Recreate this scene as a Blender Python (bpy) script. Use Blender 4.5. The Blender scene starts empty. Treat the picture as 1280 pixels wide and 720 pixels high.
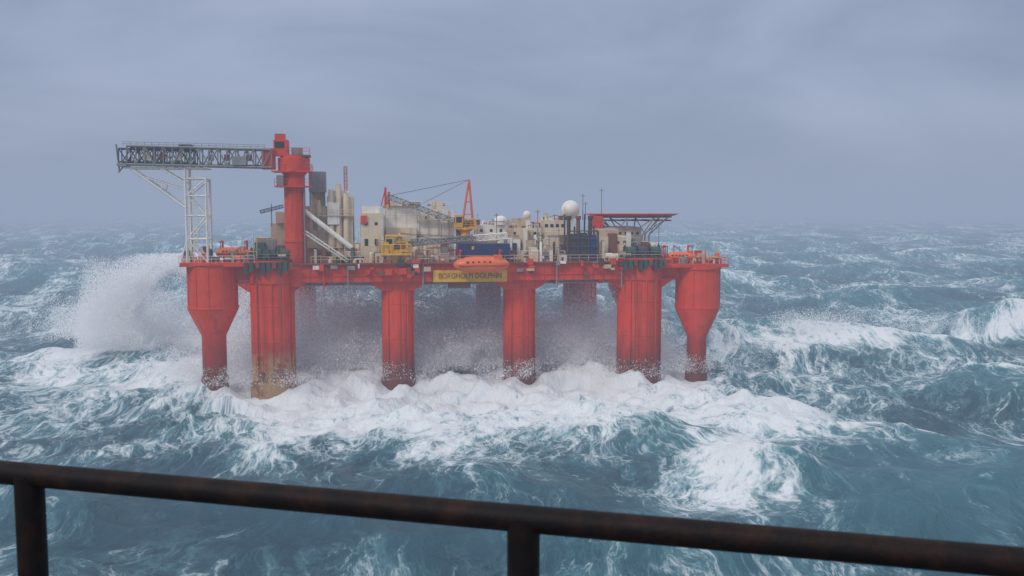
import bpy, math, random
import numpy as np
from mathutils import Vector, Matrix
random.seed(7)
scene = bpy.context.scene
scene.view_settings.view_transform = 'Standard'
scene.view_settings.look = 'None'
scene.view_settings.exposure = 0
col = scene.collection

# ------------------------------------------------------------------ node helpers
def new_mat(name):
    m = bpy.data.materials.new(name); m.use_nodes = True
    nt = m.node_tree; nt.nodes.clear()
    return m, nt
def N(nt, t, **kw):
    n = nt.nodes.new(t)
    for k, v in kw.items():
        if k == 'inp':
            for a, b in v.items(): n.inputs[a].default_value = b
        else: setattr(n, k, v)
    return n
def math_n(nt, op, a, b=None, c=None, clamp=False):
    n = nt.nodes.new('ShaderNodeMath'); n.operation = op; n.use_clamp = clamp
    for i, v in enumerate((a, b, c)):
        if v is None: continue
        if isinstance(v, (int, float)): n.inputs[i].default_value = v
        else: nt.links.new(v, n.inputs[i])
    return n.outputs[0]
def maprange(nt, v, a, b, c=0.0, d=1.0, smooth=True):
    n = nt.nodes.new('ShaderNodeMapRange')
    n.interpolation_type = 'SMOOTHSTEP' if smooth else 'LINEAR'
    nt.links.new(v, n.inputs['Value'])
    for key, x in (('From Min', a), ('From Max', b), ('To Min', c), ('To Max', d)):
        if isinstance(x, (int, float)): n.inputs[key].default_value = x
        else: nt.links.new(x, n.inputs[key])
    return n.outputs['Result']
def mixc(nt, f, a, b, mode='MIX'):
    n = nt.nodes.new('ShaderNodeMix'); n.data_type = 'RGBA'; n.blend_type = mode
    for i, v in ((0, f), (6, a), (7, b)):
        if isinstance(v, (int, float)): n.inputs[i].default_value = v
        elif isinstance(v, tuple): n.inputs[i].default_value = (*v[:3], 1)
        else: nt.links.new(v, n.inputs[i])
    return n.outputs[2]
def noise(nt, vec, scale, detail=4, rough=0.55, dist=0.0, lac=2.0):
    n = N(nt, 'ShaderNodeTexNoise')
    n.inputs['Scale'].default_value = scale; n.inputs['Detail'].default_value = detail
    n.inputs['Roughness'].default_value = rough; n.inputs['Distortion'].default_value = dist
    n.inputs['Lacunarity'].default_value = lac
    if vec is not None: nt.links.new(vec, n.inputs['Vector'])
    return n
def mapping(nt, vec, scale=(1, 1, 1), rot=(0, 0, 0), loc=(0, 0, 0)):
    n = N(nt, 'ShaderNodeMapping')
    n.inputs['Scale'].default_value = scale; n.inputs['Rotation'].default_value = rot; n.inputs['Location'].default_value = loc
    nt.links.new(vec, n.inputs['Vector']); return n.outputs[0]

def paint(name, c, rough=0.55, dirt=0.5, rust=0.3, scale=0.5, metal=0.0, hull=False, ochre=False):
    m, nt = new_mat(name)
    tc = N(nt, 'ShaderNodeTexCoord').outputs['Object']
    n1 = noise(nt, tc, scale, 5, 0.65)
    streak = noise(nt, mapping(nt, tc, (1.6, 1.6, 0.12)), 1.0, 5, 0.6)
    f1 = maprange(nt, n1.outputs[0], 0.4, 0.7)
    dark = tuple(x * 0.5 for x in c)
    cc = mixc(nt, math_n(nt, 'MULTIPLY', f1, dirt), c, dark)
    f2 = maprange(nt, streak.outputs[0], 0.53, 0.70)
    cc = mixc(nt, math_n(nt, 'MULTIPLY', f2, rust), cc, (0.13, 0.045, 0.02))
    if hull:
        sep = N(nt, 'ShaderNodeSeparateXYZ'); nt.links.new(tc, sep.inputs[0])
        n2 = noise(nt, mapping(nt, tc, (0.8, 0.8, 0.25)), 1.0, 6, 0.7)
        zz = math_n(nt, 'ADD', sep.outputs[2], math_n(nt, 'MULTIPLY', math_n(nt, 'SUBTRACT', n2.outputs[0], 0.5), 9.0))
        fd = maprange(nt, noise(nt, mapping(nt, tc, (0.5, 0.5, 0.12)), 1.0, 6, 0.65).outputs[0], 0.45, 0.72)
        cc = mixc(nt, math_n(nt, 'MULTIPLY', fd, 0.35), cc, (0.78, 0.12, 0.04))
        wet = maprange(nt, zz, 11.0, 4.0)
        cc = mixc(nt, math_n(nt, 'MULTIPLY', wet, 0.72), cc, (0.24, 0.022, 0.012))
        gr = maprange(nt, zz, 5.5, 2.0)
        cc = mixc(nt, math_n(nt, 'MULTIPLY', gr, 0.75), cc, (0.09, 0.045, 0.03))
        if ochre:
            n3 = noise(nt, mapping(nt, tc, (0.45, 0.45, 0.5), loc=(3,1,2)), 1.0, 7, 0.7).outputs[0]
            xl = maprange(nt, sep.outputs[0], -26, -28)
            zb = math_n(nt,'ADD', sep.outputs[2], math_n(nt,'MULTIPLY',math_n(nt,'SUBTRACT',n3,.5),10))
            oc = math_n(nt,'MULTIPLY', maprange(nt, zb, 7.0, 5.0), maprange(nt, n3, .36,.55))
            oc = math_n(nt,'MULTIPLY', oc, math_n(nt,'MULTIPLY',xl, maprange(nt, sep.outputs[0], -36,-35)))
            cc = mixc(nt, math_n(nt,'MULTIPLY',oc,.8), cc, (.44,.27,.12))
    b = N(nt, 'ShaderNodeBsdfPrincipled'); b.inputs['Roughness'].default_value = rough; b.inputs['Metallic'].default_value = metal
    nt.links.new(cc, b.inputs['Base Color'])
    bp = N(nt, 'ShaderNodeBump'); bp.inputs['Strength'].default_value = 0.3; bp.inputs['Distance'].default_value = 0.05
    nt.links.new(n1.outputs[0], bp.inputs['Height']); nt.links.new(bp.outputs[0], b.inputs['Normal'])
    o = N(nt, 'ShaderNodeOutputMaterial'); nt.links.new(b.outputs[0], o.inputs[0])
    return m

M = {
 'red': paint('hull_red_paint', (0.72, 0.048, 0.011), 0.5, 0.35, 0.5, 0.35, hull=True, ochre=True),
 'redc': paint('stained_red_paint', (0.68, 0.048, 0.012), 0.5, 0.4, 0.5, 0.5),
 'orange': paint('orange_grp', (0.80, 0.14, 0.03), 0.4, 0.3, 0.15, 0.6),
 'cream': paint('cream_paint', (0.70, 0.57, 0.40), 0.6, 0.25, 0.4, 0.5),
 'tan': paint('tan_paint', (0.56, 0.42, 0.27), 0.65, 0.4, 0.45, 0.7),
 'white': paint('white_paint', (0.80, 0.75, 0.66), 0.5, 0.25, 0.3, 0.5),
 'grey': paint('grey_paint', (0.25, 0.25, 0.24), 0.6, 0.5, 0.4, 0.8),
 'dark': paint('dark_steel', (0.05, 0.05, 0.055), 0.6, 0.4, 0.35, 0.8),
 'navy': paint('navy_paint', (0.02, 0.04, 0.15), 0.5, 0.3, 0.15, 0.8),
 'yellow': paint('yellow_paint', (0.75, 0.42, 0.03), 0.5, 0.35, 0.3, 0.8),
 'green': paint('green_paint', (0.035, 0.09, 0.05), 0.6, 0.5, 0.5, 0.8),
 'brown': paint('rust_brown', (0.22, 0.075, 0.04), 0.75, 0.5, 0.5, 0.8),
 'glass': paint('window_glass', (0.02, 0.025, 0.03), 0.15, 0.1, 0.0, 0.8),
}

# ------------------------------------------------------------------ mesh builder
class B:
    def __init__(s, name, parent=None):
        s.name = name; s.v = []; s.f = []; s.m = []; s.sm = []; s.mats = []; s.parent = parent
    def mi(s, k):
        if k not in s.mats: s.mats.append(k)
        return s.mats.index(k)
    def add(s, vs, fs, mat, smooth=False):
        o = len(s.v); s.v += [tuple(v) for v in vs]; i = s.mi(mat)
        for f in fs:
            s.f.append([a + o for a in f]); s.m.append(i); s.sm.append(smooth)
    def box(s, x0, x1, y0, y1, z0, z1, mat, bev=0.0):
        vs = [(x0,y0,z0),(x1,y0,z0),(x1,y1,z0),(x0,y1,z0),(x0,y0,z1),(x1,y0,z1),(x1,y1,z1),(x0,y1,z1)]
        s.add(vs, [(0,3,2,1),(4,5,6,7),(0,1,5,4),(1,2,6,5),(2,3,7,6),(3,0,4,7)], mat)
    def prism(s, pts, y0, y1, mat):
        n = len(pts)
        vs = [(x, y0, z) for x, z in pts] + [(x, y1, z) for x, z in pts]
        fs = [tuple(range(n)), tuple(range(2*n-1, n-1, -1))] + [(i+n, (i+1)%n+n, (i+1)%n, i) for i in range(n)]
        s.add(vs, fs, mat)
    def lathe(s, cx, cy, prof, mat, seg=32, smooth=True, cap=True, rot=0.0):
        vs = []; fs = []
        for r, z in prof:
            for i in range(seg):
                a = 2*math.pi*i/seg + rot
                vs.append((cx + r*math.cos(a), cy + r*math.sin(a), z))
        for j in range(len(prof)-1):
            for i in range(seg):
                a = j*seg+i; b = j*seg+(i+1)%seg
                fs.append((a, b, b+seg, a+seg))
        s.add(vs, fs, mat, smooth)
        if cap:
            s.add(vs[:seg], [tuple(range(seg-1, -1, -1))], mat)
            s.add(vs[-seg:], [tuple(range(seg))], mat)
    def cyl(s, p0, p1, r0, mat, r1=None, seg=10, smooth=True):
        if r1 is None: r1 = r0
        p0 = Vector(p0); p1 = Vector(p1); d = (p1-p0)
        if d.length < 1e-6: return
        d.normalize(); up = Vector((0,0,1)) if abs(d.z) < 0.95 else Vector((1,0,0))
        u = d.cross(up).normalized(); w = u.cross(d)
        vs = []
        for p, r in ((p0, r0), (p1, r1)):
            for i in range(seg):
                a = 2*math.pi*i/seg
                vs.append(p + u*r*math.cos(a) - w*r*math.sin(a))
        s.add(vs, [(i, (i+1)%seg, (i+1)%seg+seg, i+seg) for i in range(seg)], mat, smooth)
        s.add(vs, [tuple(range(seg-1,-1,-1)), tuple(range(seg, 2*seg))], mat)
    def beam(s, p0, p1, w, mat): s.cyl(p0, p1, w*0.7, mat, seg=4, smooth=False)
    def truss(s, p0, p1, hw, hh, n, w, mat, wd=None):
        p0 = Vector(p0); p1 = Vector(p1); d = (p1-p0).normalized()
        up = Vector((0,0,1)) if abs(d.z) < 0.9 else Vector((0,1,0))
        u = d.cross(up).normalized(); v = u.cross(d).normalized()
        wd = wd or w*0.6
        c = [(a*hw, b*hh) for a, b in ((-1,-1),(1,-1),(1,1),(-1,1))]
        P = lambda t, k: p0.lerp(p1, t) + u*c[k][0] + v*c[k][1]
        for k in range(4): s.beam(P(0,k), P(1,k), w, mat)
        for i in range(n+1):
            for k in range(4): s.beam(P(i/n,k), P(i/n,(k+1)%4), wd, mat)
        for i in range(n):
            for k in range(4):
                a, b = (k, (k+1)%4) if i % 2 else ((k+1)%4, k)
                s.beam(P(i/n,a), P((i+1)/n,b), wd, mat)
    def rail(s, pts, mat, h=1.1, sp=1.6, w=0.055):
        for a, b in zip(pts[:-1], pts[1:]):
            a = Vector(a); b = Vector(b); n = max(1, int((b-a).length/sp))
            for hh in (h, h*0.55): s.beam(a+Vector((0,0,hh)), b+Vector((0,0,hh)), w, mat)
            for i in range(n+1):
                p = a.lerp(b, i/n); s.beam(p, p+Vector((0,0,h)), w, mat)
    def windows(s, x0, x1, y, z, n, w=0.6, h=0.6):
        for i in range(n):
            x = x0 + (x1-x0)*(i+0.5)/n
            s.box(x-w/2, x+w/2, y-0.04, y+0.06, z-h/2, z+h/2, 'glass')
    def ladder(s, x, y, z0, z1, mat, w=0.5):
        s.beam((x-w/2,y,z0),(x-w/2,y,z1),0.07,mat); s.beam((x+w/2,y,z0),(x+w/2,y,z1),0.07,mat)
        z = z0
        while z < z1: s.beam((x-w/2,y,z),(x+w/2,y,z),0.05,mat); z += 0.6
    def done(s):
        me = bpy.data.meshes.new(s.name); me.from_pydata(s.v, [], s.f)
        for k in s.mats: me.materials.append(M[k] if isinstance(k, str) else k)
        me.polygons.foreach_set('material_index', s.m); me.polygons.foreach_set('use_smooth', s.sm)
        me.update()
        try: me.set_sharp_from_angle(angle=math.radians(32))
        except Exception: pass
        ob = bpy.data.objects.new(s.name, me); col.objects.link(ob)
        if s.parent: ob.parent = s.parent
        return ob

# ------------------------------------------------------------------ platform (local frame: x along the side, y inboard, z up from sea)
rig = bpy.data.objects.new('offshore_platform', None); col.objects.link(rig)
rig.location = (-10, 158.8, 0); rig.rotation_euler = (0, 0, math.radians(8))

c = B('support_columns', rig)
def outer(cx, cy, r, rn, zt, z1, z2):
    c.lathe(cx, cy, [(rn+0.25,-12),(rn+0.25,2.0),(rn,2.2),(rn,z2),(r,z1),(r,z1+0.25),(r+0.12,z1+0.3),(r+0.12,z1+0.5),(r,z1+0.55),(r,zt-0.4),(r+0.25,zt-0.4),(r+0.25,zt)], 'red', 20, True)
    for k in range(5):
        a = -2.6 + k*0.52
        c.cyl((cx+(r+.02)*math.cos(a), cy+(r+.02)*math.sin(a), z1+.6), (cx+(r+.02)*math.cos(a), cy+(r+.02)*math.sin(a), zt-.5), 0.08, 'red', seg=6)
for d in (0, 50):
    outer(-40.4, d, 4.1, 2.0, 21.3, 13.4, 9.0)
    outer(43.8, d, 3.95, 1.75, 19.9, 12.2, 7.2)
    for cx, r in ((-30.7, 3.65), (-9.7, 2.8), (11.5, 2.8), (32.9, 3.85)):
        cy = d + (0 if r > 3 else (1.2 if d == 0 else -1.2))
        c.lathe(cx, cy, [(r+.25,-12),(r+.25,1.0),(r,1.3),(r,7.9),(r+.07,7.95),(r+.07,8.15),(r,8.2),(r,13.9),(r+.07,13.95),(r+.07,14.15),(r,14.2),(r,18.2)], 'red', 32)
        for a, rr in ((-2.2, .16), (-1.0, .12), (-1.5, .1), (-0.5, .14)):
            c.cyl((cx+(r+.15)*math.cos(a), cy+(r+.15)*math.sin(a), 1.5), (cx+(r+.15)*math.cos(a), cy+(r+.15)*math.sin(a), 18), rr, 'red', seg=6)
        if r > 3: c.ladder(cx-1.0, cy-r-.25, 3, 18, 'redc')
for cx in (-30.7, 32.9):
    for k in (-1, 1):
        c.box(cx+k*1.6-.35, cx+k*1.6+.35, -4.4, -3.4, 2.0, 3.2, 'brown')
        c.cyl((cx+k*1.6, -4.3, 3), (cx+k*1.9, -4.0, 21.5), 0.08, 'brown', seg=5)
for cx in (-30.7, -9.7, 11.5, 32.9):
    c.cyl((cx, 3, 2.0), (cx, 47, 2.0), 0.9, 'red', seg=14)
c.done()

k = B('deck_hull', rig)
k.box(-33.5, 36.2, -2.6, 52.6, 17.9, 21.0, 'redc')
for cx, r in ((-30.7, 3.65), (-9.7, 2.8), (11.5, 2.8), (32.9, 3.85)):
    k.prism([(cx-r-2.4, 17.9), (cx-r, 16.3), (cx+r, 16.3), (cx+r+2.4, 17.9)], -1.5, 3.4, 'redc')
for cx, r in ((-30.7, 3.9), (32.9, 4.1)):
    k.lathe(cx, 0, [(r-.2, 17.6), (r, 17.8), (r, 21.3), (r+.3, 21.3), (r+.3, 21.6)], 'redc', 32)
for i in range(36):
    x = -26 + i*1.72
    k.box(x-.06, x+.06, -2.75, -2.55, 18.0, 20.8, 'redc')
k.box(-33.5, 36.2, -3.2, -2.6, 20.85, 21.1, 'brown')
k.box(-33.5, 36.2, -2.8, -2.6, 18.9, 19.05, 'redc')
k.box(-44.9, -33.0, -3.6, 5, 20.7, 21.35, 'redc'); k.box(35.8, 48.2, -3.6, 5, 19.9, 20.45, 'redc')
k.box(-40, -34, -1, 1, 18.2, 20.7, 'redc'); k.box(36.5, 41, -1, 1, 17.6, 19.9, 'redc')
for i in range(9):
    k.box(-30+i*8-.3, -30+i*8+.3, 0, 50, 17.0, 17.9, 'redc')
for z, y in ((17.2, 1.5), (17.4, 5)): k.cyl((-26, y, z), (31, y, z), 0.22, 'grey')
rq = random.Random(5)
for i in range(70):
    x = rq.uniform(-24, 35)
    if -4.5 < x < 9.5: continue
    w_, h_ = rq.uniform(.3,1.3), rq.uniform(.3,1.1); zt_ = rq.uniform(19.4,21.7)
    k.box(x-w_/2, x+w_/2, -3.3-rq.uniform(0,.6), -2.77, zt_-h_, zt_, rq.choice(['redc','brown','grey','tan','redc','white','dark']))
for x in (-22,-18,-5.5,17.5,29): k.cyl((x,-2.95,16.5),(x,-2.95,20.8),.14,rq.choice(['brown','grey','redc']),seg=6)
k.rail([(-45,-3.5,21.35),(-33,-3.5,21.35)], 'white'); k.rail([(-45,-3.5,21.35),(-45,5,21.35)], 'white')
k.rail([(36,-3.5,20.45),(48.1,-3.5,20.45),(48.1,5,20.45)], 'redc')
k.rail([(-24,-3.1,21.1),(36,-3.1,21.1)], 'tan')
k.box(-3.8, 8.8, -3.15, -3.0, 17.75, 19.75, 'yellow')
for x in (-3.6, 2.5, 8.6): k.beam((x,-3.05,19.6),(x,-2.9,21.0),0.1,'dark')
k.box(-1.2, 2.6, -2.4, -1.2, 16.6, 17.7, 'brown')
k.done()
tx = bpy.data.curves.new('name_lettering', 'FONT'); tx.body = 'BORGHOLM DOLPHIN'; tx.size = 1.3; tx.extrude = 0.02
tx.align_x = 'CENTER'; tx.align_y = 'CENTER'; tx.materials.append(M['brown'])
to = bpy.data.objects.new('name_lettering', tx); col.objects.link(to); to.parent = rig
to.location = (2.5, -3.18, 18.75); to.rotation_euler = (math.radians(90), 0, 0); to.scale = (.82,1,1)

g = B('gangway_pedestal', rig)
g.lathe(-26.6, -1.2, [(1.2,17.2),(1.75, 18.2), (1.75, 24.6), (1.9, 24.65),(1.9,25.0),(1.75,25.05), (1.72, 35.6), (2.1, 36.1), (2.6, 36.3), (2.6, 38.5), (2.2, 38.6), (2.2, 39.0)], 'redc', 28)
g.box(-29.7, -27.4, -2.8, -0.4, 38.8, 41.4, 'redc'); g.box(-29.5, -27.9, -2.6, -.8, 41.4, 42.4, 'redc')
g.box(-29.5, -28.0, -2.88, -2.75, 40.1, 41.1, 'glass')
g.box(-27.2, -23.9, -3.0, 0.2, 38.7, 39.0, 'brown'); g.box(-26.9,-25.2,-2.2,-.4,39.0,40.2,'grey'); g.box(-24.9,-24.1,-2,-.6,36.8,38.7,'redc')
g.rail([(-27.2,-2.9,39.0),(-23.9,-2.9,39.0)], 'redc')
g.box(-30.0,-23.6,-3.7,1.0,36.15,36.35,'redc'); g.rail([(-30,-3.6,36.35),(-23.7,-3.6,36.35),(-23.7,0.9,36.35)], 'redc')
g.box(-29.6,-23.8,-3.7,0.8,33.7,33.9,'redc'); g.rail([(-29.6,-3.6,33.9),(-23.9,-3.6,33.9)], 'redc')
g.box(-29.3,-28.2,-3.2,-2,33.9,35.6,'grey')
g.ladder(-26.0, -3.1, 21, 34, 'redc')
for x in (-27.9, -28.9): g.beam((x,-1.5,42.4),(x,-1.5,43.2),0.08,'white')
g.box(-31.6,-29.6,-3.2,-0.9,36.6,40.0,'redc')
g.cyl((-25.0,-2.4,21),(-25.0,-2.4,33.6),.14,'grey',seg=6)
g.done()
gw = B('gangway_bridge', rig)
gw.truss((-52.5, -2.2, 38.7), (-30.0, -2.2, 38.3), 1.25, 1.45, 16, 0.24, 'grey', 0.15)
gw.truss((-53.8, -2.2, 38.7), (-42.0, -2.2, 38.5), 0.95, 1.05, 9, 0.18, 'dark', 0.13)
gw.box(-53.4,-30.2,-3.1,-1.3,37.15,37.3,'dark')
for x in (-50,-47.5,-45,-40,-37.5,-34): gw.box(x, x+0.9, -3.3, -3.05, 37.9, 38.9, random.choice(['brown','tan','grey']))
gw.box(-54.0,-52.6,-3.6,-0.8,36.9,37.4,'grey')
gw.beam((-54.2,-2.9,40.4),(-53.8,-2.9,36.0),0.2,'grey'); gw.beam((-54.4,-1.5,36.0),(-52.4,-1.5,38.2),0.2,'grey')
gw.box(-36.2,-34.0,-3.7,-3.5,37.2,38.6,'grey'); gw.box(-44.6,-42.6,-3.0,-1.2,40.0,40.5,'dark')
gw.rail([(-53,-3.4,40.1),(-31,-3.4,39.8)],'grey',0.7,1.1,0.05)
gw.done()
t = B('gangway_rest_tower', rig)
for y in (-3.0, 0.6):
    t.beam((-43.7,y,21.3),(-43.7,y,36.9),0.32,'white'); t.beam((-40.5,y,21.3),(-40.5,y,35.0),0.28,'white')
    zs = [21.3, 25.2, 29, 32.2, 35.0]
    for i in range(4):
        t.beam((-43.7,y,zs[i+1]),(-40.5,y,zs[i+1]),0.2,'white')
        a, b = (-43.7,-40.5) if i % 2 else (-40.5,-43.7)
        t.beam((a,y,zs[i]),(b,y,zs[i+1]),0.16,'white')
    t.beam((-43.7,y,30.2),(-52.4,y,36.7),0.2,'white'); t.beam((-43.7,y,34.2),(-47.5,y,36.6),0.16,'white')
    t.beam((-43.7,y,33.2),(-50.4,y,35.3),0.14,'white'); t.beam((-47.2,y,34.2),(-47.6,y,32.9),0.12,'white')
    t.beam((-53.0,y,36.7),(-40.2,y,36.7),0.25,'white')
    t.beam((-43.7,y,25.2),(-44.8,y,21.4),0.16,'white')
for z in (25.2, 29, 32.2, 35):
    for x in (-43.7,-40.5): t.beam((x,-3,z),(x,.6,z),0.16,'white')
t.ladder(-42.3,-3.1,21.3,36,'white',0.6)
t.done()

a = B('accommodation_block', rig)
a.box(-25.2,-21.6,2,10,21,30.6,'cream'); a.box(-21.5,-17.2,1.2,10,21,32.2,'cream')
a.box(-24.6,-21.8,3,6,33.0,36.5,'grey'); a.beam((-24.4,3.2,30.6),(-24.4,3.2,33.2),0.2,'grey'); a.beam((-22,3.2,30.6),(-22,3.2,33.2),0.2,'grey')
a.box(-24.4,-22.2,5.5,8,30.6,33.0,'tan')
a.box(-21.0,-17.8,2.0,6,32.2,33.2,'white'); a.box(-21.4,-19.4,0.2,1.2,27.5,31.2,'white'); a.box(-24.9,-23.2,1.0,2,21,26.5,'cream')
for x, h in ((-24.3,30.5),(-22.9,31.6),(-20.8,33.4),(-19.5,34.3),(-18.3,32.8)):
    a.lathe(x, 0.9, [(.5,26.5 if x<-21 else 21),(.5,h-1),(.42,h-.6),(.42,h)],'cream' if x>-22 else 'tan',14)
for z in (23.5,28.9):
    a.box(-25.3,-17.0,0.0,1.2,z,z+.14,'tan'); a.rail([(-25.3,0,z+.14),(-17,0,z+.14)],'cream',1.0,1.4,.05)
a.cyl((-25.6,-1.2,30.2),(-17.4,-1.2,23.6),0.42,'white',seg=10); a.cyl((-25.6,-1.2,30.2),(-25.6,-1.2,27.5),0.42,'cream')
a.truss((-25,-2.0,26.3),(-18,-2.0,21.4),0.4,0.25,8,0.09,'white')
a.box(-16.0,-12.2,1.0,10,21,29.4,'cream'); a.box(-15.6,-12.6,2,6,29.4,30.6,'white')
a.box(-12.0,-5.6,10,24,21,30.5,'white'); a.box(-5.6,0.8,10.3,24,21,30.0,'white'); a.box(-12.15,-5.5,9.8,24.2,30.5,30.7,'tan')
a.box(-11.6,-6.2,6.2,9.9,21,26.8,'cream'); a.box(-5.8,-1.0,5.2,9.9,21,25.0,'cream')
for i in range(7): a.box(-11.7+i*1.9,-11.62+i*1.9,9.93,10.35,25.6,30.0,'cream')
a.windows(-15.8,-12.4,1.0,27.6,2,.5,.5); a.windows(-15.8,-12.4,1.0,24.4,2,.6,1.2)
a.windows(-5.2,0.4,10.3,28.6,3,0.4,0.45)
for z in (25.4,28.1): a.box(-6.0,0.9,9.2,9.98,z-.1,z,'tan'); a.rail([(-12.2,9.2,z),(0.9,9.2,z)],'white',1.0,1.5,.05)
a.box(-11,-8.6,11,14,30.7,31.7,'white'); a.box(-7.4,-5.2,12,16,30.7,31.3,'grey'); a.box(-3.2,-1.2,11,13,30.0,31.6,'cream')
a.rail([(-12,10,30.7),(0.8,10,30.3)],'white',1.0,1.4,.05)
a.box(-15.8,-14.9,0.6,1.1,27.6,29.0,'redc')
a.truss((-18.4,3.5,33.2),(-18.4,3.5,37.4),0.25,0.25,7,0.08,'redc'); a.beam((-18.4,3.5,37.4),(-18.4,3.5,38.6),0.06,'white')
a.box(-31.8,-28.8,9,15,21,27.6,'cream'); a.box(-30.8,-28.4,8,12,27.6,29.6,'tan'); a.box(-34.4,-32.2,9,14,21,25,'tan')
a.truss((-33.4,8,29.6),(-29.5,8,30.6),.25,.25,6,.09,'dark'); a.beam((-31.5,8,27),(-31.5,8,31),.13,'grey')
a.done()

rng = random.Random(21)
def clutter(b, x0, x1, y0, y1, z0, zmax, n, mats, smin=0.5, smax=2.4):
    for i in range(n):
        x = rng.uniform(x0, x1); y = rng.uniform(y0, y1); w = rng.uniform(smin, smax); d = rng.uniform(smin, smax)
        h = rng.uniform(0.4, zmax-z0)*rng.uniform(0.4, 1); m = rng.choice(mats); q = rng.random()
        e = rng.uniform(0, .011)
        if q < 0.45:
            b.box(x-w/2, x+w/2, y, y+d, z0+e, z0+h, m)
            if rng.random() < .5: b.box(x-w/2-.06, x+w/2+.06, y-.06, y+d+.06, z0+h+.001+e, z0+h+.12+e, rng.choice(['tan','grey','white']))
            if rng.random() < .4: b.box(x-w*.25, x+w*.05, y-.03, y+.05, z0+.15, z0+min(h*.7,2.0), rng.choice(['dark','brown','glass']))
        elif q < 0.62:
            r = w*.35; b.lathe(x, y, [(r,z0+e),(r,z0+h*.9),(r*.6,z0+h),(0.02,z0+h+.1)], m, 14)
        elif q < 0.75:
            r = min(w,h)*.3+.1; b.cyl((x-w*.7,y,z0+r+.2),(x+w*.7,y,z0+r+.2),r,m,seg=14)
            b.box(x-w*.5,x-w*.4,y-r,y+r,z0+e,z0+r+.2,'dark'); b.box(x+w*.4,x+w*.5,y-r,y+r,z0+e,z0+r+.2,'dark')
        elif q < .88:
            for j in range(3):
                yy = y+j*.35; b.cyl((x-w,yy,z0+h*.7),(x+w,yy,z0+h*.7),.09,m,seg=6); b.cyl((x-w,yy,z0+h*.7),(x-w,yy,z0),.09,m,seg=6); b.cyl((x+w,yy,z0+h*.7),(x+w,yy,z0),.09,m,seg=6)
        else:
            hh = h+rng.uniform(.3,2.0); b.beam((x,y,z0),(x,y,z0+hh),.1,m); b.beam((x,y,z0+hh),(x+rng.uniform(-1.5,1.5),y,z0+hh*rng.uniform(.6,1)),.08,m)
            if rng.random()<.5: b.beam((x+w,y,z0),(x+w,y,z0+hh*.9),.1,m); b.beam((x,y,z0+hh*.9),(x+w,y,z0+hh*.9),.1,m)
m1 = B('deck_machinery', rig)
clutter(m1,-24,-12,-2.2,0.2,21.0,24.2,60,['tan','cream','cream','brown','white','dark','green'],.3,1.3)
clutter(m1,-8,0,-2,4,21.0,24.8,44,['tan','cream','grey','brown','white','cream'],.3,1.6)
clutter(m1,9,19,-2,5,21.0,25.2,90,['tan','cream','grey','brown','white','dark','white','cream'],.3,1.5)
clutter(m1,2,30,6,16,21.0,28.2,110,['cream','white','white','tan','grey','brown','cream'],.5,2.4)
clutter(m1,25,36,-1.5,12,21.0,26.4,54,['cream','white','tan','cream','brown','dark'],.4,1.7)
clutter(m1,-30,34,26,50,21.0,26.0,60,['cream','white','tan','grey'],1,4)
m1.box(4.5,10.5,9,16,21,27.2,'white'); m1.box(10.8,17,10,18,21,26.6,'cream'); m1.box(12,15.2,11,15,26.6,28.4,'tan'); m1.box(17.4,23.5,12,20,21,28.0,'cream')
m1.windows(4.8,10.2,9,26.2,3,.5,.5); m1.windows(11,16.8,10,25.6,3,.5,.6); m1.windows(17.8,23,12,27,5)
for (x0,x1,y,z) in ((4.4,10.6,8.8,24.4),(10.7,17.1,9.8,23.8),(17.3,23.6,11.8,25.2)):
    m1.box(x0,x1,y-.9,y,z,z+.12,'tan'); m1.rail([(x0,y-.9,z+.12),(x1,y-.9,z+.12)],'white',1,1.3,.05)
clutter(m1,4.6,10,9.5,14,27.21,28.6,12,['white','tan','grey','brown'],.4,1.3)
clutter(m1,11,17,10.5,14,26.61,28.6,12,['white','tan','grey','brown'],.4,1.3)
clutter(m1,17.6,23,12.5,16,28.01,29.4,12,['white','tan','grey','brown'],.4,1.3)
clutter(m1,-11.5,0.5,10.5,16,30.7,31.7,9,['white','tan','grey','brown'],.4,1.2)
m1.box(25.3,31.6,0.5,8,21,25.2,'cream'); m1.box(25.6,29.2,1,8,25.2,26.5,'tan'); m1.windows(25.6,31.3,.5,24.2,4,.5,.5); m1.windows(25.6,31.3,.5,22.4,3,.6,.9)
m1.box(27.6,28.6,0.3,0.5,21.1,23.2,'brown')
for x in (19.7,21.5,23.3,25.0):
    m1.beam((x,-1.8,21),(x,-1.8,26.3),0.25,'dark'); m1.beam((x,1.5,21),(x,1.5,29.2 if x in (19.7,23.3) else 27),0.22,'dark')
for z in (22.2,23.6,25.0,26.3): m1.beam((19.7,-1.8,z),(25.0,-1.8,z),0.16,'dark'); 
m1.box(20.0,21.3,-1.5,0.8,21.2,25.8,'dark'); m1.box(21.7,23.1,-1.5,0.8,21.2,26.0,'dark'); m1.box(23.5,24.8,-1.5,0.8,21.2,25.6,'navy')
for x in (20.3,22.0,24.2): m1.lathe(x,0.8,[(.35,25),(.35,28.2),(.5,28.4),(.5,28.9)],'brown' if x==22 else 'dark',12)
m1.box(0.6,9.4,-2.5,0.0,21.7,24.2,'navy'); 
for i in range(22): m1.box(.8+i*.39,.95+i*.39,-2.58,-2.49,21.8,24.1,'navy')
m1.truss((0.6,-1.6,24.9),(9.0,-1.6,25.5),.45,.5,10,.13,'white',.09)
m1.truss((-7.4,-2.2,24.6),(3.5,-2.2,24.9),.4,.45,12,.12,'grey',.08)
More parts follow.
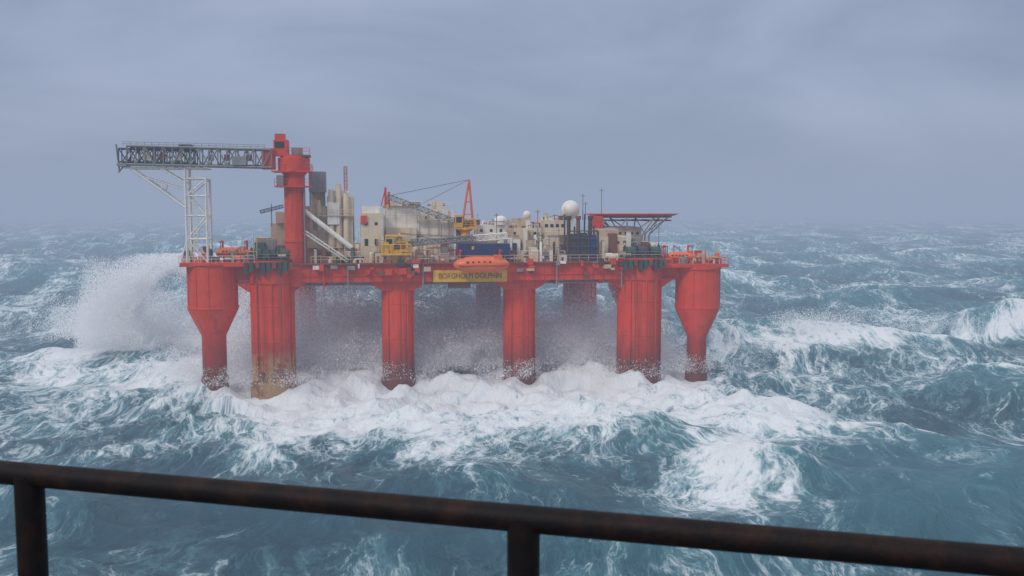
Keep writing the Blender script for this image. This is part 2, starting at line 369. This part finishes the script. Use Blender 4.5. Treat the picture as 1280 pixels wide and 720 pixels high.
for cx, z0 in ((-30.7,21.6),(32.9,21.6)):
    for dx in (-2.2,0,2.2):
        m1.cyl((cx+dx-.8,-1.8,z0+1.1),(cx+dx+.8,-1.8,z0+1.1),.85,'green' if dx else 'dark',seg=18)
        for s_ in (-.85,.85): m1.cyl((cx+dx+s_-.06,-1.8,z0+1.1),(cx+dx+s_+.06,-1.8,z0+1.1),1.15,'dark',seg=18)
    m1.box(cx-3.4,cx+3.4,-3.2,1.5,z0,z0+.3,'dark'); m1.box(cx-2.8,cx-1.2,.4,2,z0+.3,z0+2.9,'green'); m1.box(cx+.8,cx+2.6,.2,2,z0+.3,z0+2.4,'brown')
    m1.rail([(cx-3.9,-3.8,z0),(cx+3.9,-3.8,z0)],'grey'); m1.box(cx-1.1,cx+.6,1,2.4,z0+.3,z0+3.4,'grey')
    for q_ in range(9):
        xx = cx-3.6+q_*.9; m1.box(xx-.35,xx+.3,-4.4-.3*(q_%2),-3.8,19.4+.5*((q_*7)%3),21.4,['dark','green','brown'][q_%3])
    clutter(m1,cx-3.4,cx+3.4,-3.4,1.5,z0+.3,z0+3.4,22,['dark','green','brown','grey','tan','white'],.3,1.2)
clutter(m1,-45,-35,-1.5,4,21.35,24.0,40,['white','grey','brown','green','orange','dark','tan','orange'],.3,1.2)
clutter(m1,36.5,47.5,-2.5,4,20.45,23.0,46,['white','grey','orange','brown','redc','orange','tan'],.3,1.4)
for x,y,z0,z1 in ((30.8,20,28.9,34.2),(25.5,13,28,33.0),(26.1,13.4,28,31.5),(-27,12,21,31),(8,5,21,29.4),(15.8,7,21,30),(-2,3,21,27.5),(18,-2,21,26.8),(33,9,21,28.6),(38,5,21,27)):
    m1.beam((x,y,z0),(x,y,z1),.11,'grey'); m1.beam((x-.5,y,z1-.4),(x+.5,y,z1-.4),.07,'grey')
m1.lathe(23.0,12.5,[(.5,28),(.5,28.6)],'white',14); 
m1.lathe(23.0,12.5,[(1.75*math.sin(t_),30.0-1.75*math.cos(t_)) for t_ in np.linspace(.35,math.pi-.02,18)],'white',28)
m1.lathe(9.3,9.5,[(1.1,27.2),(1.1,27.9)]+[(1.25*math.cos(t_),27.9+1.0*math.sin(t_)) for t_ in np.linspace(0,1.55,9)],'white',20)
m1.lathe(14.6,12,[(.8*math.sin(t_),29.0-.8*math.cos(t_)) for t_ in np.linspace(.35,math.pi-.02,12)],'white',16)
m1.done()

h = B('helideck', rig)
hx, hy, hz, hr = 37.0, 20.5, 28.9, 8.0
h.lathe(hx,hy,[(hr-.4,hz-.5),(hr,hz-.45),(hr,hz)],'brown',8,False,rot=math.pi/8)
h.lathe(hx,hy,[(hr+.02,hz-.2),(hr+1.4,hz+.25),(hr+1.4,hz+.32),(hr+.02,hz-.1)],'redc',8,False,cap=False,rot=math.pi/8)
for i in range(8):
    an = i*math.pi/4+math.pi/8
    p = (hx+hr*.9*math.cos(an), hy+hr*.9*math.sin(an), hz-.5); q = (hx+hr*.45*math.cos(an), hy+hr*.45*math.sin(an), 25.0)
    h.beam(p,q,.22,'white'); h.beam(q,(q[0],q[1],21),.3,'white')
    r2 = (hx+hr*.9*math.cos(an+math.pi/4), hy+hr*.9*math.sin(an+math.pi/4), hz-.5); h.beam(q,r2,.16,'white')
for i in range(7):
    h.beam((hx-hr+1+i*2.2,hy-hr*.8,hz-1.0),(hx-hr+1+i*2.2,hy+hr*.8,hz-1.0),.2,'brown')
h.box(hx-6.5,hx+1,hy-4,hy+6,21,26.6,'cream'); h.windows(hx-6.2,hx+.8,hy-4,25.4,6,.5,.5); 
h.box(hx-9.5,hx-7.0,hy-5,hy-3,26,28.8,'redc')
h.done()

def crane(name, x, y, zb, zc, boom, peak, bmat):
    b = B(name, rig)
    b.lathe(x, y, [(.95, zb), (.95, zc-.5), (1.5, zc-.1), (1.5, zc)], 'yellow', 20)
    b.box(x-2.0, x+2.0, y-1.4, y+1.6, zc, zc+.35, 'yellow'); b.box(x-1.9, x-.5, y-1.5, y+.2, zc+.35, zc+2.5, 'yellow')
    b.box(x-1.7, x-.7, y-1.56, y-1.48, zc+1.2, zc+2.2, 'glass'); b.box(x-1.96,x-1.86,y-1.2,y-.1,zc+1.2,zc+2.2,'glass')
    b.box(x-.3, x+1.9, y-1.0, y+1.4, zc+.35, zc+1.9, 'yellow'); b.cyl((x+.2,y-1.1,zc+1.0),(x+.2,y+1.2,zc+1.0),.55,'dark',seg=14)
    b.box(x+.6,x+1.5,y-1.08,y-.98,zc+.6,zc+1.6,'brown')
    pk = Vector(peak)
    for sy in (-1.0, 1.0):
        b.beam((x-.6,y+sy,zc+.3),(pk.x,pk.y+sy*.4,pk.z),.2,bmat[1]); b.beam((x+1.5,y+sy,zc+.3),(pk.x,pk.y+sy*.4,pk.z),.2,bmat[1])
    for f in (.3,.55,.8):
        b.beam(Vector((x-.6,y-1,zc)).lerp(pk,f),Vector((x+1.5,y-1,zc)).lerp(pk,f),.12,bmat[1])
    bm = Vector(boom); st = Vector((x-1.2 if bm.x < x else x+1.4, y, zc+1.2))
    b.truss(st, bm, .38, .42, 16, .12, bmat[0], .08)
    b.beam(pk, bm, .06, 'dark'); b.beam(pk, st.lerp(bm,.6), .05, 'dark'); b.beam(bm, bm-Vector((0,0,1.6)), .06, 'dark')
    b.box(bm.x-.2,bm.x+.2,bm.y-.2,bm.y+.2,bm.z-2.1,bm.z-1.5,'yellow')
    b.rail([(x-2,y-1.5,zc+.35),(x+2,y-1.5,zc+.35)],'yellow',.9,1,.05)
    b.done()
crane('pedestal_crane', 2.6, 8.0, 21, 26.5, (-11.3, 8.5, 32.4), (3.4, 8, 35.4), ('grey','orange'))
crane('pedestal_crane', -9.9, -2.0, 21.05, 22.9, (3.0, -2.6, 25.3), (-9.4, -2.0, 26.0), ('grey','yellow'))
x = B('crane_boom_rest', rig)
x.beam((-11.6,9.6,30.6),(-11.6,9.6,34.0),.3,'redc'); x.beam((-11.0,9.6,30.6),(-11.0,9.6,33.2),.3,'redc'); x.beam((-12.4,9.6,30.7),(-11.6,9.6,33.8),.15,'redc')
x.box(-11.8,-8.2,-3.6,-1.2,25.5,25.75,'yellow'); x.box(-12.5,-7.5,-4.0,-.8,22.4,22.75,'yellow')
for px_ in (-12.4,-10.8,-9.2,-7.6): x.beam((px_,-3.9,22.7),(px_,-3.9,24.2),.12,'yellow')
x.beam((-12.4,-3.9,24.2),(-7.6,-3.9,24.2),.12,'yellow'); x.box(-12.3,-11.2,-3.6,-2.2,22.75,24.6,'yellow')
x.done()

def lifeboat(cx, cy, cz, L, W, H, davit=True):
    b = B('lifeboat', rig); n = 22; sg = 16; vs = []; fs = []
    for i in range(n+1):
        t_ = -1+2*i/n; e = max(0.02,(1-abs(t_)**3.2))**.5
        for j in range(sg):
            an = 2*math.pi*j/sg; yy = math.cos(an)*W/2*e; zz = math.sin(an)
            zz = zz*H*.5*(e if zz < 0 else e**.8)
            if zz > 0 and abs(t_) < .55: zz *= 1.12
            vs.append((cx+t_*L/2, cy+yy, cz+zz))
    for i in range(n):
        for j in range(sg):
            p = i*sg+j; q = i*sg+(j+1)%sg; fs.append((p, p+sg, q+sg, q))
    b.add(vs, fs, 'orange', True); b.add(vs[:sg],[tuple(range(sg))],'orange'); b.add(vs[-sg:],[tuple(range(sg-1,-1,-1))],'orange')
    b.box(cx-L*.42,cx+L*.42,cy-W/2-.06,cy+W/2+.06,cz-.1,cz-.02,'brown')
    b.box(cx+L*.22,cx+L*.36,cy-W*.3,cy+W*.3,cz+H*.3,cz+H*.64,'orange')
    for i in range(5): b.box(cx-L*.28+i*L*.1,cx-L*.28+i*L*.1+.35,cy-W*.47,cy-W*.40,cz+H*.14,cz+H*.26,'glass')
    for s_ in (-.36,.36):
        b.beam((cx+s_*L,cy,cz+H*.4),(cx+s_*L,cy,cz+H*.5+1.0),.08,'dark')
        b.beam((cx+s_*L,cy,cz+H*.5+1.0),(cx+s_*L,cy+2.4,cz+H*.5+1.1),.22,'redc'); b.beam((cx+s_*L,cy+2.4,cz+H*.5+1.1),(cx+s_*L,cy+2.4,cz-H*.5),.25,'redc')
    b.done()
lifeboat(4.2,-5.2,20.75,9.4,3.0,2.6)
lifeboat(-37.2,1.2,22.7,5.6,2.1,1.8)
lifeboat(40.6,0.6,21.5,6.4,2.2,1.8)

# ------------------------------------------------------------------ sea
rs = np.random.RandomState(11)
ang = np.concatenate([np.linspace(-180,-36,60,endpoint=False), np.linspace(-36,36,1050,endpoint=False), np.linspace(36,180,60)])*math.pi/180
rad = np.concatenate([np.linspace(3,60,16,endpoint=False), 1/np.linspace(1/60,1/9000,470), np.exp(np.linspace(math.log(62),math.log(8800),430))])
rad = np.unique(np.sort(rad)); keep=[0]
for i in range(1,len(rad)):
    if rad[i]-rad[keep[-1]] > rad[keep[-1]]*0.0012: keep.append(i)
rad = rad[keep]
R, A = np.meshgrid(rad, ang, indexing='ij')
X = R*np.sin(A); Y = R*np.cos(A)
dr = np.gradient(rad)[:,None]*np.ones_like(R)
da = R*(np.gradient(ang)[None,:])
spc = np.maximum(dr*0.8, da*0.8)
Zs = np.zeros_like(X); DX = np.zeros_like(X); DY = np.zeros_like(X)
Jxx = np.ones_like(X); Jyy = np.ones_like(X); Jxy = np.zeros_like(X)
cosr, sinr = math.cos(math.radians(8)), math.sin(math.radians(8))
LX = (X+10)*cosr + (Y-158.8)*sinr; LY = -(X+10)*sinr + (Y-158.8)*cosr
rigm = np.exp(-(np.maximum(np.abs(LX-2)-42,0)/22)**2 - (np.maximum(np.abs(LY-12)-22,0)/22)**2)
NW = 96
lam = np.exp(np.linspace(math.log(150), math.log(2.2), NW))*rs.uniform(.93,1.07,NW)
main = math.radians(-112)
for i in range(NW):
    L = lam[i]; kk = 2*math.pi/L
    sprd = 0.42 if L > 40 else (0.6 if L > 12 else 1.0)
    th = main + rs.normal(0, sprd)
    st = 0.044 if L > 70 else (0.066 if L > 30 else (0.060 if L > 10 else 0.042))
    amp = st/kk
    w = np.clip((L/spc-2.5)/3.0, 0, 1)*amp
    if L > 25: w = w*(1-0.65*rigm)
    cx_, cy_ = math.cos(th), math.sin(th)
    ph = kk*(cx_*X+cy_*Y)+rs.uniform(0, 6.283)
    cs = np.cos(ph); sn = np.sin(ph)
    Zs += w*cs; DX -= 0.9*w*cx_*sn; DY -= 0.9*w*cy_*sn
    Jxx -= 0.9*w*kk*cx_*cx_*cs; Jyy -= 0.9*w*kk*cy_*cy_*cs; Jxy -= 0.9*w*kk*cx_*cy_*cs
J = Jxx*Jyy-Jxy**2
crest = np.clip((0.54-J)/0.5, 0, 1)
def G(x0,y0,sx,sy,rot=0.0):
    c_, s_ = math.cos(rot), math.sin(rot); dx = X-x0; dy = Y-y0
    return np.exp(-((dx*c_+dy*s_)/sx)**2-((-dx*s_+dy*c_)/sy)**2)
Zs += 4.5*np.exp(-((LY-30-0.08*LX)/11)**2)*np.exp(-((LX+2)/36)**2) + 1.4*G(-5,163,40,8,.14) + 0.8*G(-45,150,16,9,.14)
Zs += 6.0*G(-78,206,26,10,.25) + 3.5*G(72,205,26,9,-.12) + 3.0*G(125,225,30,10,.1)
Zs += -1.5*G(-75,140,30,16)
for i in range(26):
    L = rs.uniform(2.5,8); th = rs.uniform(0,6.28); kk = 6.283/L
    Zs += rigm*0.055*L*np.clip((L/spc-2)/3,0,1)*(0.5-np.abs(np.sin(kk*.5*(math.cos(th)*X+math.sin(th)*Y)+rs.uniform(0,6))))
foam = 0.85*np.exp(-(np.maximum(np.abs(LX-3)-36,0)/10)**2 - ((LY-1)/14)**2)
foam += 0.5*np.exp(-(np.maximum(np.abs(LX-1)-34,0)/12)**2 - ((LY-28)/20)**2)
foam += 0.34*np.exp(-(np.maximum(np.abs(X-2)-32,0)/9)**2 - (np.maximum(np.abs(Y-137)-8,0)/8)**2)
foam += 0.32*G(12,130,36,13,-.1) + 0.5*G(44,134,8,14,.5) + 0.65*G(24,104,6,20,-.5) + .5*G(-8,112,7,16,.25) + .3*G(-34,120,7,16,.6)
foam += 1.0*G(-78,198,24,13,.25) + .8*G(70,200,24,6,-.12) + .5*G(-66,170,26,14) + .6*G(124,220,22,4,.1) + .3*G(-50,128,26,6,.6) + .3*G(75,165,30,14,.1)
foam += -.22*G(-16,94,20,13) - .22*G(-50,95,24,18) - .2*G(0,84,60,9) - .12*G(46,98,14,12)
foam = np.clip(foam, -.4, 1.3)
foam_all = foam + crest*0.8
nr, na = X.shape
co = np.stack([X+DX, Y+DY, Zs], -1).reshape(-1,3).astype(np.float32)
idx = np.arange(nr*na).reshape(nr,na)
q = np.stack([idx[:-1,:-1], idx[:-1,1:], idx[1:,1:], idx[1:,:-1]], -1).reshape(-1,4)[:, ::-1]
me = bpy.data.meshes.new('sea')
me.vertices.add(len(co)); me.vertices.foreach_set('co', co.ravel())
me.loops.add(q.size); me.loops.foreach_set('vertex_index', q.ravel().astype(np.int32))
me.polygons.add(len(q)); me.polygons.foreach_set('loop_start', np.arange(0,q.size,4,dtype=np.int32))
try: me.polygons.foreach_set('loop_total', np.full(len(q),4,dtype=np.int32))
except Exception: pass
me.update(); me.validate()
me.polygons.foreach_set('use_smooth', np.ones(len(me.polygons),dtype=bool))
at = me.attributes.new('foam','FLOAT','POINT'); at.data.foreach_set('value', foam_all.ravel().astype(np.float32))
at = me.attributes.new('rest','FLOAT_VECTOR','POINT'); at.data.foreach_set('vector', np.stack([X,Y,Zs*0],-1).ravel().astype(np.float32))
at = me.attributes.new('height','FLOAT','POINT'); at.data.foreach_set('value', (Zs).ravel().astype(np.float32))
sea = bpy.data.objects.new('sea', me); col.objects.link(sea)

m, nt = new_mat('storm_sea')
rest = N(nt,'ShaderNodeAttribute',attribute_name='rest').outputs['Vector']
fo = N(nt,'ShaderNodeAttribute',attribute_name='foam').outputs['Fac']
hg = N(nt,'ShaderNodeAttribute',attribute_name='height').outputs['Fac']
def warped(vec, sc, amt):
    wn = noise(nt, vec, sc, 2, .5)
    sub = N(nt,'ShaderNodeVectorMath',operation='SUBTRACT'); nt.links.new(wn.outputs['Color'],sub.inputs[0]); sub.inputs[1].default_value=(.5,.5,.5)
    s2 = N(nt,'ShaderNodeVectorMath',operation='SCALE'); nt.links.new(sub.outputs[0],s2.inputs[0]); s2.inputs['Scale'].default_value=amt
    ad = N(nt,'ShaderNodeVectorMath',operation='ADD'); nt.links.new(vec,ad.inputs[0]); nt.links.new(s2.outputs[0],ad.inputs[1])
    return ad.outputs[0]
wv = warped(rest, .045, 14)
wv2 = warped(wv, .3, 1.6)
def ridge(vec, sc, det=3, rough=.5, k=5.0):
    n = noise(nt, vec, sc, det, rough).outputs[0]
    return math_n(nt,'SUBTRACT',1.0,math_n(nt,'MULTIPLY',math_n(nt,'ABSOLUTE',math_n(nt,'SUBTRACT',n,.5)),k,clamp=True))
RZ = math.radians(32)
st = mapping(nt, wv2, (1.0,.36,1), (0,0,RZ))
st2 = mapping(nt, wv2, (1.0,.55,1), (0,0,math.radians(-15)))
r1 = ridge(st, .14, 5, .62, 6); r2 = ridge(st2, .36, 5, .65, 5)
r3 = ridge(st, .95, 4, .65)
big = noise(nt, mapping(nt, wv, (1,.5,1),(0,0,RZ)), .035, 4, .65).outputs[0]
fine = noise(nt, mapping(nt, wv2, (1,.5,1),(0,0,RZ)), .40, 8, .78).outputs[0]
bigm = maprange(nt, big, .38, .66)
web = math_n(nt,'MAXIMUM', math_n(nt,'MULTIPLY',math_n(nt,'POWER',r1,2.0),1.0), math_n(nt,'MULTIPLY',math_n(nt,'POWER',r2,1.8),.88))
web = math_n(nt,'MAXIMUM', web, math_n(nt,'MULTIPLY',math_n(nt,'POWER',r3,1.5),.66))
lvl = math_n(nt,'ADD', math_n(nt,'ADD', fo, .02), math_n(nt,'MULTIPLY',bigm,.45))
thr = math_n(nt,'SUBTRACT', 1.0, math_n(nt,'MULTIPLY',lvl,.70))
wf = math_n(nt,'ADD', math_n(nt,'MULTIPLY',web,.55), math_n(nt,'MULTIPLY',math_n(nt,'SUBTRACT',fine,.22),1.05))
foamf = maprange(nt, math_n(nt,'SUBTRACT',wf,thr), -.18, .26)
milk = maprange(nt, math_n(nt,'ADD',lvl,math_n(nt,'MULTIPLY',web,.6)), .30, 1.3)
deep = mixc(nt, maprange(nt, hg, -3, 4), (.014,.060,.090), (.040,.145,.185))
wat = mixc(nt, math_n(nt,'MULTIPLY',milk,.9), deep, (.18,.39,.44))
fcol = mixc(nt, fine, (.64,.69,.73), (.92,.92,.91))
bc = mixc(nt, foamf, wat, fcol)
p = N(nt,'ShaderNodeBsdfPrincipled'); nt.links.new(bc,p.inputs['Base Color'])
nt.links.new(maprange(nt,foamf,0,.6,.20,.8),p.inputs['Roughness']); p.inputs['IOR'].default_value=1.33
hb = noise(nt, mapping(nt,rest,(1,.5,1),(0,0,.3)), .8, 6, .68).outputs[0]
bp = N(nt,'ShaderNodeBump'); bp.inputs['Strength'].default_value=.9; bp.inputs['Distance'].default_value=.8
nt.links.new(hb,bp.inputs['Height']); nt.links.new(bp.outputs[0],p.inputs['Normal'])
o = N(nt,'ShaderNodeOutputMaterial'); nt.links.new(p.outputs[0],o.inputs[0])
me.materials.append(m)

# ------------------------------------------------------------------ airborne spray: one mesh of droplets / shreds of water
def fbm(P, seed, base):
    r_ = np.random.RandomState(seed); out = np.zeros(len(P)); amp = 1.0; tot = 0
    for o_ in range(4):
        acc = np.zeros(len(P))
        for j in range(5):
            v = r_.normal(size=3); v /= np.linalg.norm(v); f = base*2**o_*r_.uniform(.7,1.4)
            acc += np.sin((P@v)*f+r_.uniform(0,6.28)+1.3*np.sin(P@(r_.normal(size=3)*f*.35)))
        out += amp*acc/2.6; tot += amp; amp *= .6
    return out/tot
def cloud(n, centre, s, rot, seed, base=.25, cut=0.0, flat=1.0, skew=(0,0), lim=2.1):
    r_ = np.random.RandomState(seed); pts = []
    got = 0
    while got < n:
        u = r_.normal(size=(n,3)); u = u[(np.abs(u)<lim).all(1)]*.5
        P = u*np.array(s); P[:,2] = np.abs(P[:,2])*flat
        P[:,0] += skew[0]*P[:,2]; P[:,1] += skew[1]*P[:,2]
        c_, s_ = math.cos(rot), math.sin(rot)
        W_ = np.stack([P[:,0]*c_-P[:,1]*s_, P[:,0]*s_+P[:,1]*c_, P[:,2]],-1)+np.array(centre)
        keep_ = fbm(W_, seed+1, base) + r_.normal(size=len(W_))*.15 > cut
        pts.append(W_[keep_]); got += keep_.sum()
        if keep_.sum() < n*.02: break
    return np.concatenate(pts)[:n]
def rigw(lx, ly): return (-10+lx*cosr-ly*sinr, 158.8+lx*sinr+ly*cosr)
C = []
x0,y0 = rigw(-2,30)
C.append(cloud(420000,(x0,y0,2.5),(48,12,13),.14,3,.2,-.2))
x0,y0 = rigw(-18,14)
C.append(cloud(200000,(x0,y0,2),(24,9,17),.14,4,.22,.0))
x0,y0 = rigw(6,9)
C.append(cloud(260000,(x0,y0,2),(34,6,10),.14,14,.25,-.05))
C.append(cloud(460000,(-71,190,2),(17,8,18),.25,5,.22,-.1,skew=(.1,0)))
C.append(cloud(180000,(-84,200,3),(26,9,9),.25,6,.22,.0,skew=(.4,0)))
C.append(cloud(26000,(72,203,4),(34,6,4),-.12,7,.3,.1))
for i,(lx,r_) in enumerate(((-40.4,2.2),(-30.7,3.7),(-9.7,2.8),(11.5,2.8),(32.9,3.9),(43.8,1.9))):
    x0,y0 = rigw(lx,0)
    C.append(cloud(9000,(x0,y0,1.2),(r_*3.2,r_*2.4,3.0),.14,20+i,.8,.05))
x0,y0 = rigw(2,8)
C.append(cloud(330000,(x0,y0,1.4),(56,6,7),.14,31,.3,.05))
PT = np.concatenate(C); n = len(PT)
r_ = np.random.RandomState(9)
sz = np.exp(r_.normal(math.log(.085), .40, n))[:,None,None]
tri = r_.normal(size=(n,3,3)); tri /= np.linalg.norm(tri,axis=2,keepdims=True)
V = (PT[:,None,:]+tri*sz).reshape(-1,3).astype(np.float32)
sm_ = bpy.data.meshes.new('sea_spray')
sm_.vertices.add(3*n); sm_.vertices.foreach_set('co',V.ravel())
sm_.loops.add(3*n); sm_.loops.foreach_set('vertex_index',np.arange(3*n,dtype=np.int32))
sm_.polygons.add(n); sm_.polygons.foreach_set('loop_start',np.arange(0,3*n,3,dtype=np.int32))
sm_.update()
m, nt = new_mat('spray_droplets')
d1 = N(nt,'ShaderNodeBsdfDiffuse'); d1.inputs[0].default_value=(.97,.97,.975,1)
d2 = N(nt,'ShaderNodeBsdfTranslucent'); d2.inputs[0].default_value=(.97,.97,.975,1)
mx = N(nt,'ShaderNodeMixShader'); mx.inputs[0].default_value=.5; nt.links.new(d1.outputs[0],mx.inputs[1]); nt.links.new(d2.outputs[0],mx.inputs[2])
o = N(nt,'ShaderNodeOutputMaterial'); nt.links.new(mx.outputs[0],o.inputs[0]); sm_.materials.append(m)
so_ = bpy.data.objects.new('sea_spray',sm_); col.objects.link(so_)

# ------------------------------------------------------------------ haze (low haze over the sea: absorption + added emission standing in for scattered light)
hb_ = B('haze'); hm, nt = new_mat('emissive_sea_haze')
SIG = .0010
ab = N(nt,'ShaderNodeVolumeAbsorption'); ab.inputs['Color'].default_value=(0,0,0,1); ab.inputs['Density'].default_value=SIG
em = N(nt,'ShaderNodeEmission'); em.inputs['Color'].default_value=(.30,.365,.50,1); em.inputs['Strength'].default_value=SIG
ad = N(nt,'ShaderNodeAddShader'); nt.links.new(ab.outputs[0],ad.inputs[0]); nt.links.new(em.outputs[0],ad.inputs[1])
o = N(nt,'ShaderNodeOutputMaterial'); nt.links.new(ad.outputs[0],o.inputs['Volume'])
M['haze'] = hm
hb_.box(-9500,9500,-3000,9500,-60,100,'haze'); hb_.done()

# ------------------------------------------------------------------ foreground railing on the neighbouring deck
r = B('metal_railing')
m, nt = new_mat('weathered_handrail_paint')
tc = N(nt,'ShaderNodeTexCoord').outputs['Object']
n1 = noise(nt, tc, 22, 6, .7); n2 = noise(nt, tc, 160, 3, .6)
cc = mixc(nt, maprange(nt,n1.outputs[0],.42,.70), (.006,.0042,.0045), (.026,.010,.007))
p = N(nt,'ShaderNodeBsdfPrincipled'); nt.links.new(cc,p.inputs['Base Color']); p.inputs['Roughness'].default_value=.6; p.inputs['Specular IOR Level'].default_value=.18
bp = N(nt,'ShaderNodeBump'); bp.inputs['Strength'].default_value=.4; bp.inputs['Distance'].default_value=.002
nt.links.new(n2.outputs[0],bp.inputs['Height']); nt.links.new(bp.outputs[0],p.inputs['Normal'])
o = N(nt,'ShaderNodeOutputMaterial'); nt.links.new(p.outputs[0],o.inputs[0]); M['hand'] = m
P = lambda l, z: (-.705+1.228*l, 1.24-.327*l, z)
zt = 30-.36
r.cyl(P(-1.6,zt),P(2.4,zt),.0160,'hand',seg=24)
for zz in (zt-.42, zt-.78): r.cyl(P(-1.6,zz),P(2.4,zz),.014,'hand',seg=16)
for l in (-1.056,-.509,.038,.585,1.132,1.679): 
    r.cyl(P(l,28.5),P(l,zt),.0192,'hand',seg=20); r.cyl(P(l,28.5),P(l,28.52),.05,'hand',seg=16)
r.done()
w = B('walkway_deck')
a0 = Vector(P(-1.7,28.48)); a1 = Vector(P(2.5,28.48)); dn = Vector((-.257,-.966,0))
w.add([a0-dn*.08,a1-dn*.08,a1+dn*2.2,a0+dn*2.2]+[v+Vector((0,0,-.08)) for v in (a0-dn*.08,a1-dn*.08,a1+dn*2.2,a0+dn*2.2)],[(0,3,2,1),(4,5,6,7),(0,1,5,4),(1,2,6,5),(2,3,7,6),(3,0,4,7)],'dark'); w.done()

# ------------------------------------------------------------------ sky
W = bpy.data.worlds.new('World'); scene.world = W; W.use_nodes = True; nt = W.node_tree; nt.nodes.clear()
SE, SR = math.radians(42), math.radians(-140)
sky = N(nt,'ShaderNodeTexSky',sky_type='NISHITA'); sky.sun_disc=False; sky.sun_elevation=SE; sky.sun_rotation=SR
gen = N(nt,'ShaderNodeTexCoord').outputs['Generated']
sep = N(nt,'ShaderNodeSeparateXYZ'); nt.links.new(gen,sep.inputs[0])
el = sep.outputs[2]
grad = maprange(nt, el, .22, .75)
cl = noise(nt, mapping(nt,gen,(1,1,3.0)), 2.2, 5, .5, .4).outputs[0]
clf = maprange(nt, cl, .34, .68)
base = mixc(nt, clf, (2.3,2.8,4.1), (4.1,4.65,6.3))
zen = mixc(nt, grad, base, (9.6,10.0,10.9))
fin = mixc(nt, .12, zen, sky.outputs[0])
bg = N(nt,'ShaderNodeBackground'); nt.links.new(fin,bg.inputs[0]); bg.inputs[1].default_value=.1
o = N(nt,'ShaderNodeOutputWorld'); nt.links.new(bg.outputs[0],o.inputs[0])
sl = bpy.data.lights.new('sun','SUN'); sl.energy=1.5; sl.angle=math.radians(12); sl.color=(1,.95,.88)
so = bpy.data.objects.new('sun',sl); col.objects.link(so)
d = Vector((-math.sin(math.radians(40))*math.cos(SE), -math.cos(math.radians(40))*math.cos(SE), math.sin(SE)))
so.rotation_euler = d.to_track_quat('Z','Y').to_euler(); so.location = (0,0,200)

# ------------------------------------------------------------------ camera
cd = bpy.data.cameras.new('camera'); cd.sensor_width=36; cd.lens=32.34; cd.clip_start=.05; cd.clip_end=30000
cd.dof.use_dof=True; cd.dof.focus_distance=150; cd.dof.aperture_fstop=14
co_ = bpy.data.objects.new('camera',cd); col.objects.link(co_)
co_.location=(0,0,30); co_.rotation_euler=(math.radians(90-4.87),0,0)
scene.camera = co_
